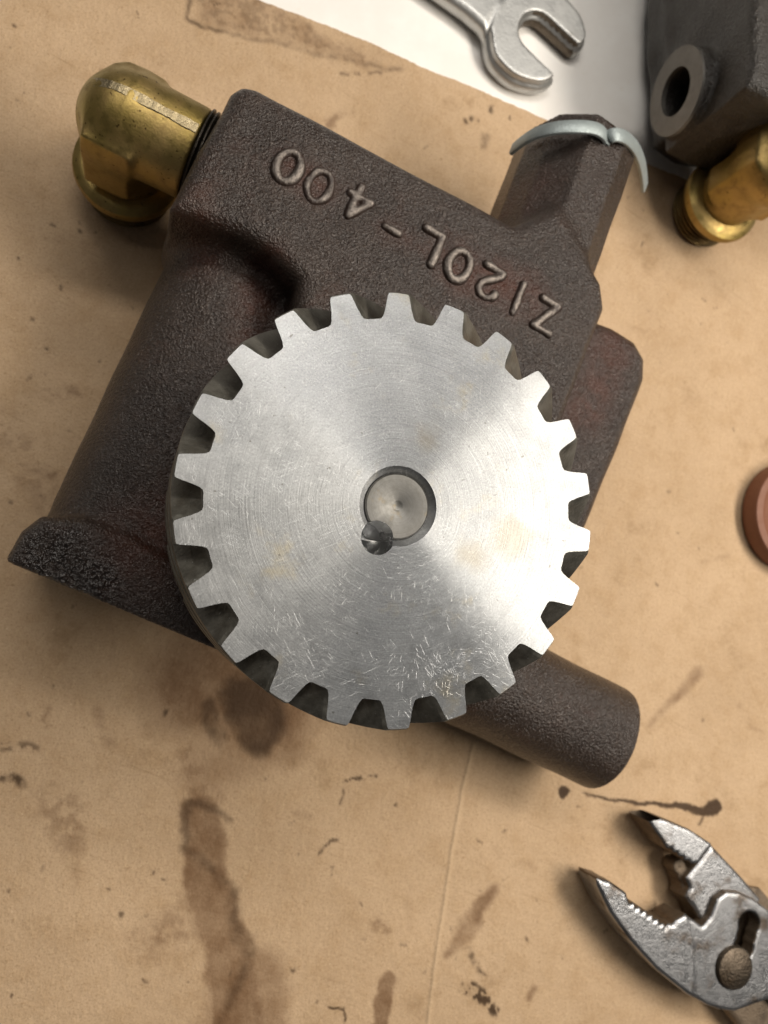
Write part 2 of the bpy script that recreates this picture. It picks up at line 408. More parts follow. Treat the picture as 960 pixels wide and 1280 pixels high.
def m_card():
    n = N('kraft_cardboard'); P = n.vmath('MULTIPLY', n.P, (1, 1, 0))
    lo = n.noise(0.9, 5, 0.6, P); mid = n.noise(4.5, 6, 0.68, P); sp = n.noise(34, 3, 0.6, P)
    fib = n.noise(30, 5, 0.7, n.mapping(n.mapping(P, rot=(0, 0, 0.5)), scale=(1, 0.45, 1))); gn = n.noise(75, 3, 0.7, P)
    col = n.mix(n.mapr(lo, 0.3, 0.7), (0.475, 0.328, 0.202), (0.555, 0.390, 0.246))
    col = n.mix(n.math('MULTIPLY', n.mapr(mid, 0.42, 0.72), 0.5), col, (0.40, 0.255, 0.135))
    col = n.mix(n.math('MULTIPLY', n.mapr(fib, 0.45, 0.75), 0.40), col, (0.60, 0.43, 0.26))
    col = n.mix(n.math('MULTIPLY', n.mapr(sp, 0.60, 0.74), 0.55), col, (0.30, 0.185, 0.09))
    col = n.mix(n.math('MULTIPLY', n.mapr(gn, 0.50, 0.70), 0.55), col, (0.31, 0.195, 0.10))
    col = n.mix(n.math('MULTIPLY', n.mapr(gn, 0.48, 0.30), 0.25), col, (0.68, 0.50, 0.32))
    col = n.mix(n.math('MULTIPLY', n.mapr(n.noise(60, 2, 0.5, P), 0.70, 0.76), 0.7), col, (0.72, 0.56, 0.38))
    # faint grime drifting over the sheet
    col = n.mix(n.math('MULTIPLY', n.mapr(n.noise(1.7, 6, 0.72, n.mapping(P, loc=(3, 9, 0))), 0.56, 0.74), 0.55), col, (0.27, 0.165, 0.08))
    for ro_, of_, lo_ in ((0.45, 0.0, 0.62), (-0.9, 5.0, 0.66), (1.2, 9.0, 0.67)):
        sv = n.mapr(n.noise(1.0, 3, 0.6, n.mapping(n.mapping(P, rot=(0, 0, ro_)), scale=(1.6, 46, 1), loc=(of_, of_, 0))), lo_, lo_+0.12)
        col = n.mix(n.math('MULTIPLY', sv, 0.45), col, (0.62, 0.46, 0.30) if of_ == 5.0 else (0.31, 0.20, 0.105))
    at = n.n.new('ShaderNodeAttribute'); at.attribute_name = 'stain'
    oil_m, dark_m, cr = n.sep(at.outputs['Vector'])
    oil_m = n.math('SUBTRACT', 1.0, n.math('POWER', n.math('SUBTRACT', 1.0, oil_m), 1.7))
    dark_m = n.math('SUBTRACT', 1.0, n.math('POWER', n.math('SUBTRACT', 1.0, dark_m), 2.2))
    brk = n.mapr(mid, 0.30, 0.62, 0.72, 1.0)
    col = n.mix(n.math('MULTIPLY', n.math('MULTIPLY', oil_m, brk), 0.90), col, (0.120, 0.052, 0.018))
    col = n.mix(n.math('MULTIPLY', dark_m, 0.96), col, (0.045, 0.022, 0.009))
    col = n.mix(n.math('MULTIPLY', cr, 0.45), col, (0.64, 0.47, 0.30))
    h = n.math('ADD', n.math('MULTIPLY', fib, 0.8), n.math('ADD', n.math('MULTIPLY', sp, 0.7), n.math('MULTIPLY', mid, 1.6)))
    h = n.math('ADD', h, n.math('MULTIPLY', cr, 1.6))
    rg_ = n.math('SUBTRACT', 0.86, n.math('MULTIPLY', n.math('MAXIMUM', oil_m, dark_m), 0.22))
    return n.out(col, rg_, 0.0, n.bump(h, 0.012, 0.7), 0.25)

def m_white():
    n = N('white_bench_top')
    a = n.noise(3, 5, 0.6); b = n.noise(20, 4)
    col = n.mix(n.mapr(a, 0.35, 0.7), (0.84, 0.80, 0.755), (0.88, 0.85, 0.81))
    col = n.mix(n.math('MULTIPLY', n.mapr(n.noise(5, 5, 0.7), 0.62, 0.78), 0.35), col, (0.62, 0.52, 0.36))
    return n.out(col, 0.45, 0.0, n.bump(b, 0.004, 0.3))

# ================================================================ SETTING
bx0, bx1, by0, by1 = -14, 14, -14, 14
me = pmesh('bench', [(bx0, by0, -.6), (bx1, by0, -.6), (bx1, by1, -.6), (bx0, by1, -.6), (bx0, by0, -.09), (bx1, by0, -.09), (bx1, by1, -.09), (bx0, by1, -.09)],
           [(3, 2, 1, 0), (4, 5, 6, 7), (0, 1, 5, 4), (1, 2, 6, 5), (2, 3, 7, 6), (3, 0, 4, 7)], 30)
tag(link('bench_top', me, m_white()), kind='structure')

def vnoise(x, y, f, seed, octv=4, rough=0.55):
    """fractal value noise in -1..1 on numpy arrays"""
    o = np.zeros_like(x); amp = 1.0; tot = 0
    for k in range(octv):
        T = np.random.RandomState(seed+k).rand(128, 128)
        u, v = x*f+37.3*k, y*f+11.7*k; i, j = np.floor(u).astype(int), np.floor(v).astype(int); a, b = u-i, v-j
        a = a*a*(3-2*a); b = b*b*(3-2*b); g = lambda p, q: T[(i+p) % 128, (j+q) % 128]
        o += amp*((g(0, 0)*(1-a)+g(1, 0)*a)*(1-b)+(g(0, 1)*(1-a)+g(1, 1)*a)*b-0.5)*2
        tot += amp; amp *= rough; f *= 2.03
    return o/tot*1.6
def stains(x, y):
    """oil and grime marks on the board, plus shade painted under the gear: (oil, dark, crease) per vertex"""
    wx, wy = x+0.030*vnoise(x, y, 4, 1)+0.010*vnoise(x, y, 22, 9), y+0.030*vnoise(x, y, 4, 5)+0.010*vnoise(x, y, 22, 19)
    lx, ly = x+0.09*vnoise(x, y, 3, 21), y+0.09*vnoise(x, y, 3, 31)
    n1 = vnoise(x, y, 6, 41); n2 = vnoise(x, y, 17, 51); n3 = vnoise(x, y, 34, 61, 2)
    O = np.zeros_like(x); D = np.zeros_like(x); K = np.zeros_like(x)
    def ss(d, r, soft):
        t = np.clip((r+soft-d)/(2*soft), 0, 1); return t*t*(3-2*t)
    def chain(pts, r, soft, loose=False):
        X, Y = (lx, ly) if loose else (wx, wy)
        o = np.zeros_like(x)
        if len(pts) > 2:
            if isinstance(r, list): r = list(np.interp(np.linspace(0, len(pts)-1, (len(pts)-1)*4+1), range(len(pts)), r))
            pts = catmull(pts, 4)
        q = [W(a, b, 0) for a, b in pts]
        if len(q) == 1: q = q*2
        for i in range(len(q)-1):
            rr = r[i] if isinstance(r, list) else r; r2 = r[min(i+1, len(r)-1)] if isinstance(r, list) else r
            ex, ey = q[i+1][0]-q[i][0], q[i+1][1]-q[i][1]; ux, uy = X-q[i][0], Y-q[i][1]
            t = np.clip((ux*ex+uy*ey)/(ex*ex+ey*ey+1e-9), 0, 1)
            o = np.maximum(o, ss(np.hypot(ux-ex*t, uy-ey*t), rr+(r2-rr)*t, soft))
        return o
    def brk(m, nz, lo=-0.3, hi=0.3, base=0.1):
        t = np.clip((nz-lo)/(hi-lo), 0, 1); return m*(base+(1-base)*t)
    mx = np.maximum
    # long smear from the gear to the bottom edge
    O = mx(O, 0.72*brk(chain([(248, 1012), (258, 1080), (276, 1160), (296, 1235), (300, 1320)], [0.11, 0.135, 0.15, 0.16, 0.18], 0.035), n1, -0.9, 0.3, 0.7))
    D = mx(D, 0.32*chain([(228, 1062), (231, 1020), (242, 1002), (264, 1012), (288, 1024)], [0.02, 0.03, 0.03, 0.02, 0.012], 0.022))
    D = mx(D, 0.34*brk(chain([(232, 1062), (262, 1100), (288, 1140), (302, 1185), (294, 1215), (276, 1265), (268, 1300)], [0.03, 0.03, 0.035, 0.035, 0.03, 0.025, 0.02], 0.045, True), n2, -0.6, 0.4, 0.4))
    O = mx(O, 0.45*brk(chain([(250, 1000), (240, 965), (218, 930)], [0.12, 0.10, 0.05], 0.08, True), n2))
    O = mx(O, 0.40*chain([(300, 1235), (310, 1300)], 0.26, 0.10, True))
    # oil blots under the gear, darkened further to paint in its shade
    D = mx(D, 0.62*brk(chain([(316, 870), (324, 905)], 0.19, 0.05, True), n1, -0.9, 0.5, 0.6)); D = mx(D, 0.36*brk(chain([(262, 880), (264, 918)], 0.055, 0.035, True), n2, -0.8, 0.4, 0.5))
    O = mx(O, 0.7*chain([(250, 850), (340, 885)], 0.32, 0.20, True))
    O = mx(O, 0.30*chain([(300, 930), (250, 960)], 0.2, 0.16, True))
    # smears right of the middle
    O = mx(O, 0.66*brk(chain([(618, 1112), (606, 1130), (585, 1160), (563, 1190)], [0.03, 0.05, 0.075, 0.03], 0.03), n1, -0.6, 0.2, 0.5))
    D = mx(D, 0.5*brk(chain([(584, 1186), (596, 1205), (606, 1220)], 0.018, 0.018), n2))
    O = mx(O, 0.70*chain([(480, 1228), (476, 1260), (474, 1300)], [0.055, 0.06, 0.07], 0.018))
    D = mx(D, 0.85*brk(chain([(583, 1234), (603, 1249), (624, 1266)], [0.035, 0.05, 0.02], 0.02), n3, 0.0, 0.3, 0.08))
    O = mx(O, 0.4*brk(chain([(472, 1148), (484, 1160)], 0.04, 0.04), n2)); O = mx(O, 0.5*chain([(668, 1238), (664, 1246)], 0.025, 0.025))
    # drops and thin line above the pliers
    D = mx(D, 0.95*chain([(704, 991)], 0.046, 0.012)); D = mx(D, 0.95*chain([(888, 1011), (893, 1011)], 0.056, 0.014))
    D = mx(D, 0.85*chain([(728, 992), (760, 997), (800, 1002), (840, 1009), (882, 1013)], [0.004, 0.009, 0.014, 0.022, 0.03], 0.010))
    D = mx(D, 0.5*chain([(880, 1020), (874, 1030)], 0.012, 0.01)); O = mx(O, 0.45*chain([(926, 1000)], 0.02, 0.02)); O = mx(O, 0.4*chain([(734, 995)], 0.015, 0.01))
    # streak on the right
    O = mx(O, 0.50*brk(chain([(872, 840), (856, 862), (830, 890), (812, 908)], [0.06, 0.045, 0.02, 0.01], 0.035), n1, -0.6, 0.2, 0.5))
    # left-hand specks and marks
    D = mx(D, 0.40*brk(chain([(-5, 932), (18, 933), (38, 938)], 0.03, 0.02), n3, -0.1, 0.3, 0.05))
    D = mx(D, 0.70*brk(chain([(-4, 972), (14, 975), (24, 983)], [0.012, 0.02, 0.03], 0.018), n3, -0.4, 0.2, 0.3))
    O = mx(O, 0.45*brk(chain([(60, 880), (60, 892), (54, 906)], 0.025, 0.02), n2)); O = mx(O, 0.30*brk(chain([(80, 1010), (95, 1040)], 0.1, 0.08, True), n2))
    O = mx(O, 0.40*brk(chain([(178, 1172), (235, 1160)], [0.08, 0.14], 0.10, True), n2, -0.5, 0.5, 0.2))
    O = mx(O, 0.45*brk(chain([(10, 568), (35, 580), (62, 592)], [0.02, 0.035, 0.03], 0.03), n1)); O = mx(O, 0.25*brk(chain([(0, 540), (60, 600), (90, 640)], 0.10, 0.10, True), n2))
    O = mx(O, 0.35*brk(chain([(60, 480), (105, 490)], 0.05, 0.05, True), n2))
    D = mx(D, 0.7*brk(chain([(434, 974), (446, 969), (470, 965)], 0.014, 0.010), n3, -0.1, 0.2, 0.0))
    D = mx(D, 0.45*chain([(432, 985), (430, 1004)], 0.006, 0.008)); D = mx(D, 0.6*chain([(396, 1064), (400, 1061)], 0.008, 0.008)); D = mx(D, 0.6*chain([(404, 1058), (414, 1053), (422, 1054)], 0.008, 0.008))
    D = mx(D, 0.75*chain([(412, 1258), (424, 1257), (431, 1264), (432, 1276)], 0.006, 0.006))
    g = np.random.RandomState(11)
    for a, b, r_ in ((205, 890, .016), (188, 1092, .011), (497, 1004, .012), (370, 1208, .013), (12, 1117, .010), (613, 135, .018), (600, 148, .010), (584, 150, .02), (592, 146, .02), (638, 146, .012), (18, 30, .010), (98, 290, .010), (45, 405, .012), (880, 900, .010), (715, 830, .009), (14, 1243, .009), (150, 1142, .02), (330, 975, .008), (62, 440, .012), (20, 320, .01)):
        D = mx(D, 0.55*chain([(a, b)], r_, r_*0.7))
    for k in range(170):
        a, b = g.uniform(0, 960), g.uniform(0, 1280); r_ = 0.003+0.007*g.rand()**2
        D = mx(D, g.uniform(0.12, 0.45)*chain([(a, b), (a+g.normal()*3, b+g.normal()*3)], r_, r_*0.8))
    for k in range(34):
        a, b = g.uniform(0, 960), g.uniform(0, 1280); t = g.uniform(0, 3.14); L = g.uniform(15, 60)
        O = mx(O, g.uniform(0.10, 0.28)*brk(chain([(a, b), (a+L*math.cos(t), b+L*math.sin(t))], g.uniform(0.006, 0.03), 0.03), n2))
    # dirty print of a part that lay by the top edge
    D = mx(D, 0.30*brk(chain([(243, -25), (238, 18), (262, 33), (340, 52), (420, 70), (500, 86)], 0.016, 0.026), n2, -0.6, 0.3, 0.35))
    D = mx(D, 0.50*brk(chain([(240, 0), (240, 22), (256, 32), (280, 38)], 0.014, 0.014), n2, -0.7, 0.2, 0.4))
    D = mx(D, 0.16*brk(chain([(265, 0), (345, 30), (410, 54), (470, 74)], [0.16, 0.12, 0.06, 0.03], 0.05, True), n3, -0.1, 0.5, 0.1))
    O = mx(O, 0.30*brk(chain([(265, 0), (345, 30), (410, 54), (470, 74)], [0.17, 0.13, 0.06, 0.03], 0.06, True), n1, -0.6, 0.4, 0.3))
    D = mx(D, 0.40*brk(chain([(425, 92), (450, 91), (500, 86)], 0.010, 0.014), n3, -0.2, 0.2, 0.0)); O = mx(O, 0.6*chain([(418, 144), (413, 152)], 0.03, 0.02))
    D = mx(D, 0.35*brk(chain([(610, 165), (606, 180)], 0.02, 0.03), n2))
    # pressed crease
    wx, wy = x+0.012*vnoise(x, y, 2, 1), y
    K = mx(K, 0.8*chain([(592, 930), (574, 1010), (556, 1120), (534, 1300)], 0.010, 0.016))
    return O, D, K
def card_sheet():
    """a cardboard sheet 3 mm thick; the cut edge at the upper right is slightly ragged"""
    key = [(-500, -330), (-60, -140), (190, -52), (327, 0), (408, 31), (470, 56), (530, 84), (602, 113), (678, 147), (745, 176), (813, 205), (900, 243), (1010, 292), (1180, 368), (1500, 505)]
    e = np.array([W(p[0], p[1], 0)[:2] for p in catmull(key, 24)])
    ln = np.r_[0, np.cumsum(np.hypot(*np.diff(e, axis=0).T))]
    side = np.array([W(14, -60, 0)[:2], W(6, -14, 0)[:2], W(-45, 60, 0)[:2]])
    nrm = np.array([-0.44, -0.90]); tang = np.array([0.90, -0.44])
    # columns start at the sheet's left side (which shows in the photo's top left corner)
    t_e = (e@tang); t0 = (W(4, -14, 0)[:2])@tang+0.02
    ts = np.concatenate([np.arange(t0, t0+7.6, 0.0135), np.arange(t0+7.6, t0+9.0, 0.2)])
    top = np.stack([np.interp(ts, t_e, e[:, 0]), np.interp(ts, t_e, e[:, 1])], 1)
    jag = 0.006*vnoise(ts, 0*ts, 9, 71)+0.004*vnoise(ts, 0*ts, 40, 81); top -= nrm*jag[:, None]
    vd = np.concatenate([np.arange(0, 7.3, 0.0135), np.arange(7.3, 9, 0.2)])
    X = top[:, None, 0]+nrm[0]*vd[None]; Y = top[:, None, 1]+nrm[1]*vd[None]
    nx, ny = X.shape
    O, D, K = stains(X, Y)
    Z = 0.006*vnoise(X, Y, 0.9, 91, 2)*np.clip(vd/0.5, 0, 1)+0.003*K-0.006
    Vt = np.stack([X, Y, Z], 2).reshape(-1, 3); Vb = Vt.copy(); Vb[:, 2] = -0.088
    I = np.arange(nx*ny).reshape(nx, ny); a = nx*ny
    Q = [np.stack([I[:-1, :-1], I[:-1, 1:], I[1:, 1:], I[1:, :-1]], 2).reshape(-1, 4)]
    rim = np.concatenate([I[:, 0], I[-1, 1:], I[-2::-1, -1], I[0, -2:0:-1]])
    rb = np.arange(len(rim))+a; nx_ = np.roll(np.arange(len(rim)), -1)
    Q.append(np.stack([rim, rim[nx_], rb[nx_], rb], 1))
    me = qmesh('cardboard_sheet', np.concatenate([Vt, Vb[rim]]), np.concatenate(Q))
    if me.polygons[0].normal.z < 0: me.flip_normals()
    me.set_sharp_from_angle(angle=math.radians(50))
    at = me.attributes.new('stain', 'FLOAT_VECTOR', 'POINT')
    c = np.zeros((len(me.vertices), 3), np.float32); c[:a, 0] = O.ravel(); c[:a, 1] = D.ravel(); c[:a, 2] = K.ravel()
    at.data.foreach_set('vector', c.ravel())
    return link('cardboard_sheet', me, m_card())
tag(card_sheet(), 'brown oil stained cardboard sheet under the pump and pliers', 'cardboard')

# ================================================================ OIL PUMP
pump = thing('oil_pump', (0, 0, 0), 'dark cast iron oil pump in the middle with a large bare metal gear', 'oil pump', 'oil pumps on the bench')
HB = 1.32        # top of the lettered bar
bar = W2([(280, 130), (290, 110), (304, 101), (322, 104), (645, 277), (700, 255), (757, 352), (761, 384), (712, 515), (660, 640), (420, 660), (375, 520), (366, 405), (374, 348), (340, 312), (300, 290), (211, 257), (252, 178)], HB)
tubeA = np.array(W(292, 330, 0.80)); tubeB = np.array(W(118, 690, 0.80))
pdir = W(735, 160, 1.0)-W(683, 300, 1.0); pdir /= np.linalg.norm(pdir)
boss0 = W(683, 300, 0.95); bossE = W(722, 176, 0.95); bossL = np.linalg.norm(bossE-boss0)
t2a = W(560, 826, 0.46); t2b = W(757, 922, 0.46)

def pump_casting():
    c = Cast((-2.75, -2.15, -0.06), (2.45, 2.75, 1.46), 0.0185)
    # left gallery tube and its foot
    tube = W2([(236, 262), (196, 345), (160, 420), (101, 545), (55, 640), (60, 700), (250, 790), (300, 700), (350, 560), (372, 380), (330, 290)], 0.80)
    F = c.prism(tube, 0.20, 1.03, 0.38)
    for k in range(22):
        for ax_ in (0, 1):
            F = np.swapaxes(F, 0, ax_); G = F.copy(); G[1:-1] = 0.5*F[1:-1]+0.25*(F[:-2]+F[2:]); F = np.swapaxes(G, 0, ax_)
    c.add(F)
    c.add(c.prism(W2([(52, 645), (26, 664), (-6, 722), (108, 775), (228, 825), (275, 845), (330, 700), (215, 700), (168, 672), (105, 648)], 1.05), 0.02, 1.10, 0.065), 0.07)
    c.add(c.prism(bar, 0.40, HB, 0.095), 0.13)
    # centre under the gear
    c.add(c.cyl((0, 0, 0.05), (0, 0, 1.18), 0.66, rnd=0.08), 0.08)
    # lower body on the right
    low = W2([(735, 398), (764, 409), (793, 427), (806, 450), (805, 476), (775, 556), (733, 657), (692, 742), (560, 760), (520, 620), (600, 440)], 0.85)
    c.add(c.prism(low, 0.03, 0.92, 0.12), 0.10)
    # relief-valve boss at the upper right
    prof = [(-0.35, 0.62), (-0.36, 0.90), (-0.27, 1.10), (-0.07, 1.275), (0.18, 1.265), (0.35, 1.10), (0.37, 0.90), (0.30, 0.62), (0.15, 0.50), (-0.15, 0.50)]
    c.add(c.profile(boss0, pdir, prof, -0.34, bossL, 0.03), 0.09)
    t, rr = c.local((boss0[0], boss0[1], 0.92), pdir)
    dome = np.sqrt(rr**2+np.maximum(t-bossL+0.24, 0)**2*1.1)-0.335
    c.add(np.maximum(dome, bossL-0.25-t).astype(np.float32), 0.03)
    # lower right tube
    c.add(c.cyl(t2a, t2b, 0.38, rnd=0.025), 0.10)
    c.wobble(0.0035, 5.0, 1)
    # machined end face of the foot
    a, b = W(6, 699, 1.02), W(240, 797, 1.02); e = (b-a)[:2]
    c.cut(np.maximum(-c.plane(a, (e[1], -e[0], -0.10*np.hypot(*e))), c.plane(W(330, 830, 1.0), (e[0], e[1], 0))))
    return c
def txt(px_, py_): return W(px_, py_, HB)[:2]
iron = m_iron('oily_cast_iron', wet=(W(70, 700, 1.05), W(105, 725, 1.05), 0.16, 0.10),
              rust=[(txt(655, 365), txt(575, 335), 0.13, 0.12, 0.75), (txt(400, 232), txt(360, 209), 0.08, 0.1, 0.6), (txt(480, 285), txt(540, 312), 0.05, 0.1, 0.4),
                    (W(185, 680, 1.0), W(225, 660, 1.0), 0.20, 0.22, 0.8), (W(320, 360, 0.9), W(310, 420, 0.9), 0.09, 0.12, 0.8), (W(720, 520, 0.8), W(755, 440, 0.8), 0.15, 0.15, 0.7),
                    (W(640, 260, 1.0), W(655, 235, 1.0), 0.1, 0.15, 0.6), (W(230, 300, 0.9), W(250, 330, 0.9), 0.1, 0.12, 0.5)])
cast_ = pump_casting()
def body_top(x, y):
    i, j = int(round((x-cast_.lo[0])/cast_.h)), int(round((y-cast_.lo[1])/cast_.h))
    col = cast_.F[i, j]; k = np.where(col < 0)[0].max()
    return cast_.lo[2]+cast_.h*(k+col[k]/(col[k]-col[k+1]))
housing = link('housing', cast_.mesh('pump_casting'), iron, pump)
housing['label'] = 'rough dark cast iron housing with raised casting number'

# ---- raised casting number
def m_letter():
    n = N('worn_raised_iron')
    z = n.sep(n.P)[2]
    g = n.noise(40, 4, 0.65)
    k = n.mapr(n.math('ADD', z, n.math('MULTIPLY', n.math('SUBTRACT', g, 0.5), 0.035)), 0.012, 0.026)
    col = n.mix(k, (0.034, 0.020, 0.015), (0.18, 0.155, 0.137))
    return n.out(col, n.mapr(g, 0.3, 0.7, 0.28, 0.5), n.math('MULTIPLY', k, 0.8), n.bump(g, 0.012, 0.7))
mlet = m_letter()
STROKES = {
 '0': [[(0.31*math.cos(t)+0.0, 0.5+0.46*math.sin(t)) for t in np.linspace(0, 2*math.pi, 25)]],
 '4': [[(0.12, 0.0), (0.12, 0.98)], [(0.12, 0.98), (-0.30, 0.34), (0.32, 0.34)]],
 '-': [[(-0.22, 0.5), (0.22, 0.5)]],
 'L': [[(-0.24, 0.96), (-0.24, 0.03), (0.30, 0.03)]],
 '2': [[(-0.27, 0.72), (-0.22, 0.88), (-0.05, 0.97), (0.14, 0.94), (0.26, 0.78), (0.22, 0.58), (0.0, 0.36), (-0.22, 0.16), (-0.28, 0.03), (0.30, 0.03)]],
 '1': [[(0.0, 0.0), (0.0, 0.97)]],
 'Z': [[(-0.27, 0.96), (0.27, 0.96), (-0.28, 0.03), (0.29, 0.03)]],
}
rd = W(360, 209, HB)-W(682, 396, HB); rd /= np.linalg.norm(rd); ud = np.array([rd[1], -rd[0], 0])
if (W(520, 330, HB)-W(536, 309, HB))@ud < 0: ud = -ud
LH = 0.94*np.linalg.norm(W(529, 330, HB)-W(545, 290, HB))
for ch, px_, py_ in (('Z', 681.7, 396), ('1', 647, 374), ('2', 612, 354), ('0', 573, 332.5), ('L', 536.7, 309), ('-', 490, 287), ('4', 448, 254), ('0', 399, 233), ('0', 360.4, 209)):
    p = W(px_, py_, HB); st = []
    for s_ in STROKES[ch]:
        st.append([p[:2]+rd[:2]*(x*LH)+ud[:2]*((y-0.5)*LH) for x, y in s_])
    zb = float(np.mean([body_top(p[0]+rd[0]*LH*a+ud[0]*LH*b, p[1]+rd[1]*LH*a+ud[1]*LH*b) for a in (-.2, 0, .2) for b in (-.4, 0, .4)]))
    ext = LH*0.75
    c = Cast((-ext, -ext, -0.06), (ext, ext, 0.07), 0.008)
    d = np.full((c.n[0], c.n[1]), 9.0)
    for s_ in st:
        for (ax_, ay_), (bx_, by_) in zip(s_[:-1], s_[1:]):
            ax_, bx_, ay_, by_ = ax_-p[0], bx_-p[0], ay_-p[1], by_-p[1]
            ex, ey = bx_-ax_, by_-ay_; wx, wy = c.X[:, :, 0]-ax_, c.Y[:, :, 0]-ay_
            t = np.clip((wx*ex+wy*ey)/(ex*ex+ey*ey), 0, 1); d = np.minimum(d, np.hypot(wx-ex*t, wy-ey*t))
    d = d[:, :, None]
    c.F = (np.sqrt(d**2+(np.maximum(c.Z+0.012, 0)*0.82)**2)-0.0300).astype(np.float32)
    c.F = np.maximum(c.F, -(c.Z+0.045))
    c.wobble(0.0036, 24, ord(ch)+int(px_))
    link('raised_character', c.mesh('character'), mlet, pump, Vector((p[0]*S, p[1]*S, zb*S)))

# ---- gear
NT = 22; PITCH = 2*math.pi/NT; RR = 0.868
a0 = -ph                                     # world angle of the first tooth at the face
gear = bpy.data.objects.new('drive_gear', None)
mgear = mflank = None
def gear_disc():
    n = NT*8
    prof = [(0.184, 0), (RR, 0), (RR, -TG), (0.1535, -TG), (0.1535, -0.034)]
    V, Fc, m = [], [], len(prof)
    for i in range(n):
        a = a0+PITCH/8*i
        for r, z in prof: V.append((r*math.cos(a), r*math.sin(a), z))
    for i in range(n):
        j = (i+1) % n
        for k in range(m): l = (k+1) % m; Fc.append((i*m+k, i*m+l, j*m+l, j*m+k))
    me = pmesh('gear_disc', V, Fc)
    bm = bmesh.new(); bm.from_mesh(me); bmesh.ops.recalc_face_normals(bm, faces=bm.faces); bm.to_mesh(me); bm.free()
    return me
def tooth_mesh():
    half = [(3*360/NT/8, RR), (5.35, 0.8725), (4.85, 0.889), (4.35, 0.925), (3.85, 0.960), (3.45, 0.987), (3.15, 0.998), (2.6, 1.0)]
    pr = [(math.radians(a), r) for a, r in half]
    prof = pr+[(0.0, 1.0)]+[(-a, r) for a, r in pr[::-1]]
    base = [(-math.radians(360/NT/8)*k, RR) for k in (2, 1, 0, -1, -2)]       # on the root circle, hidden joint
    full = prof+base; m = len(full); n0 = len(prof)
    V, Fc = [], []
    def ring(z, c=0.0):
        tw = -z*-1.0
        for i, (a, r) in enumerate(full):
            if c and 0 < i < n0-1:
                tip = max(0.0, (r-RR)/(1-RR))
                a2 = a-math.copysign(min(abs(a), c/r), a)*min(1, 3*tip) if abs(a) > 1e-6 else a
                r2 = r-c*tip**2
            else: a2, r2 = a, r
            b = a2+z*1.0
            if i >= n0 or i in (0, n0-1): b = a2 if z == 0 else a2+z*1.0
            V.append((r2*math.cos(b), r2*math.sin(b), z))
    zs = [0.0, -0.010]+list(np.linspace(-0.04, -TG+0.02, 20))+[-TG]
    for k, z in enumerate(zs): ring(z, 0.007 if k == 0 else (0.012 if k == len(zs)-1 else 0))
    Fc.append(tuple(range(m)))
    for k in range(len(zs)-1):
        for i in range(m):
            if n0-1 <= i < m: continue
            j = (i+1) % m
            Fc.append((k*m+i, (k+1)*m+i, (k+1)*m+j, k*m+j))
    Fc.append(tuple(range((len(zs)-1)*m, len(zs)*m))[::-1])
    me = pmesh('gear_tooth', V, Fc)
    if me.polygons[0].normal.z < 0: me.flip_normals()
    me.shade_smooth(); me.set_sharp_from_angle(angle=math.radians(14))
    return me
gd = link('drive_gear', gear_disc(), None, pump, Vector((0, 0, HG*S)))
mgear = m_gear('turned_gear_face', gd); mflank = m_flank('dimmed_gear_flank', gd)
gd.data.materials.append(mgear); gd.data.materials.append(mflank)
gd['label'] = 'large bright scratched helical gear with 22 teeth'
bpy.data.objects.remove(gear)
# the drilled pin hole, cut out of both the gear and the shaft end
ph_ = W(472.3, 671.9, HG)
def boolean_cut(o, cutters):
    for c_ in cutters:
        mo = o.modifiers.new('cut', 'BOOLEAN'); mo.operation = 'DIFFERENCE'; mo.object = c_; mo.solver = 'EXACT'
    dg = bpy.context.evaluated_depsgraph_get(); dg.update()
    me = bpy.data.meshes.new_from_object(o.evaluated_get(dg)); o.modifiers.clear(); o.data = me
cutter = link('drill', lathe([(0, -0.285), (0.074, -0.19), (0.079, 0.02), (0.079, 0.1), (0, 0.1)], 40, center=(ph_[0], ph_[1], 0), closed=False), None, None, Vector((0, 0, HG*S)))
shaft = link('shaft', lathe([(0, -1.2), (0.152, -1.2), (0.152, -0.026), (0.145, -0.016), (0.030, -0.016), (0.022, -0.019), (0, -0.028)], 72, 25, closed=False), None, pump, Vector((0, 0, HG*S)))
bpy.context.view_layer.update()
boolean_cut(gd, [cutter]); boolean_cut(shaft, [cutter])
bpy.data.objects.remove(cutter)
def faces_by_normal(me, zlim):
    for p in me.polygons: p.material_index = 0 if p.normal.z > zlim else 1
if len(gd.data.materials) < 2: gd.data.materials.clear(); gd.data.materials.append(mgear); gd.data.materials.append(mflank)
for p in gd.data.polygons:
    c_ = p.center/S; r_ = math.hypot(c_.x, c_.y)
    p.material_index = 1 if (r_ > RR*0.98 and p.normal.z < 0.5) or c_.z < -0.06 and p.normal.z < 0.3 and r_ > 0.3 else 0
drilled = m_plain_metal('drilled_steel', (0.46, 0.46, 0.46), 0.26, 0.34, 1.0, 0.0005, 6, (0.2, 0.19, 0.17), 0.6, 0.3)
def mark_hole(me):
    me.materials.append(drilled); k = len(me.materials)-1
    for p in me.polygons:
        c_ = p.center/S
        if math.hypot(c_.x-ph_[0], c_.y-ph_[1]) < 0.0815 and c_.z < -0.03 and abs(math.hypot(p.normal.x, p.normal.y)) > 0.2: p.material_index = k
mark_hole(gd.data)
gd.data.shade_smooth(); gd.data.set_sharp_from_angle(angle=math.radians(28))
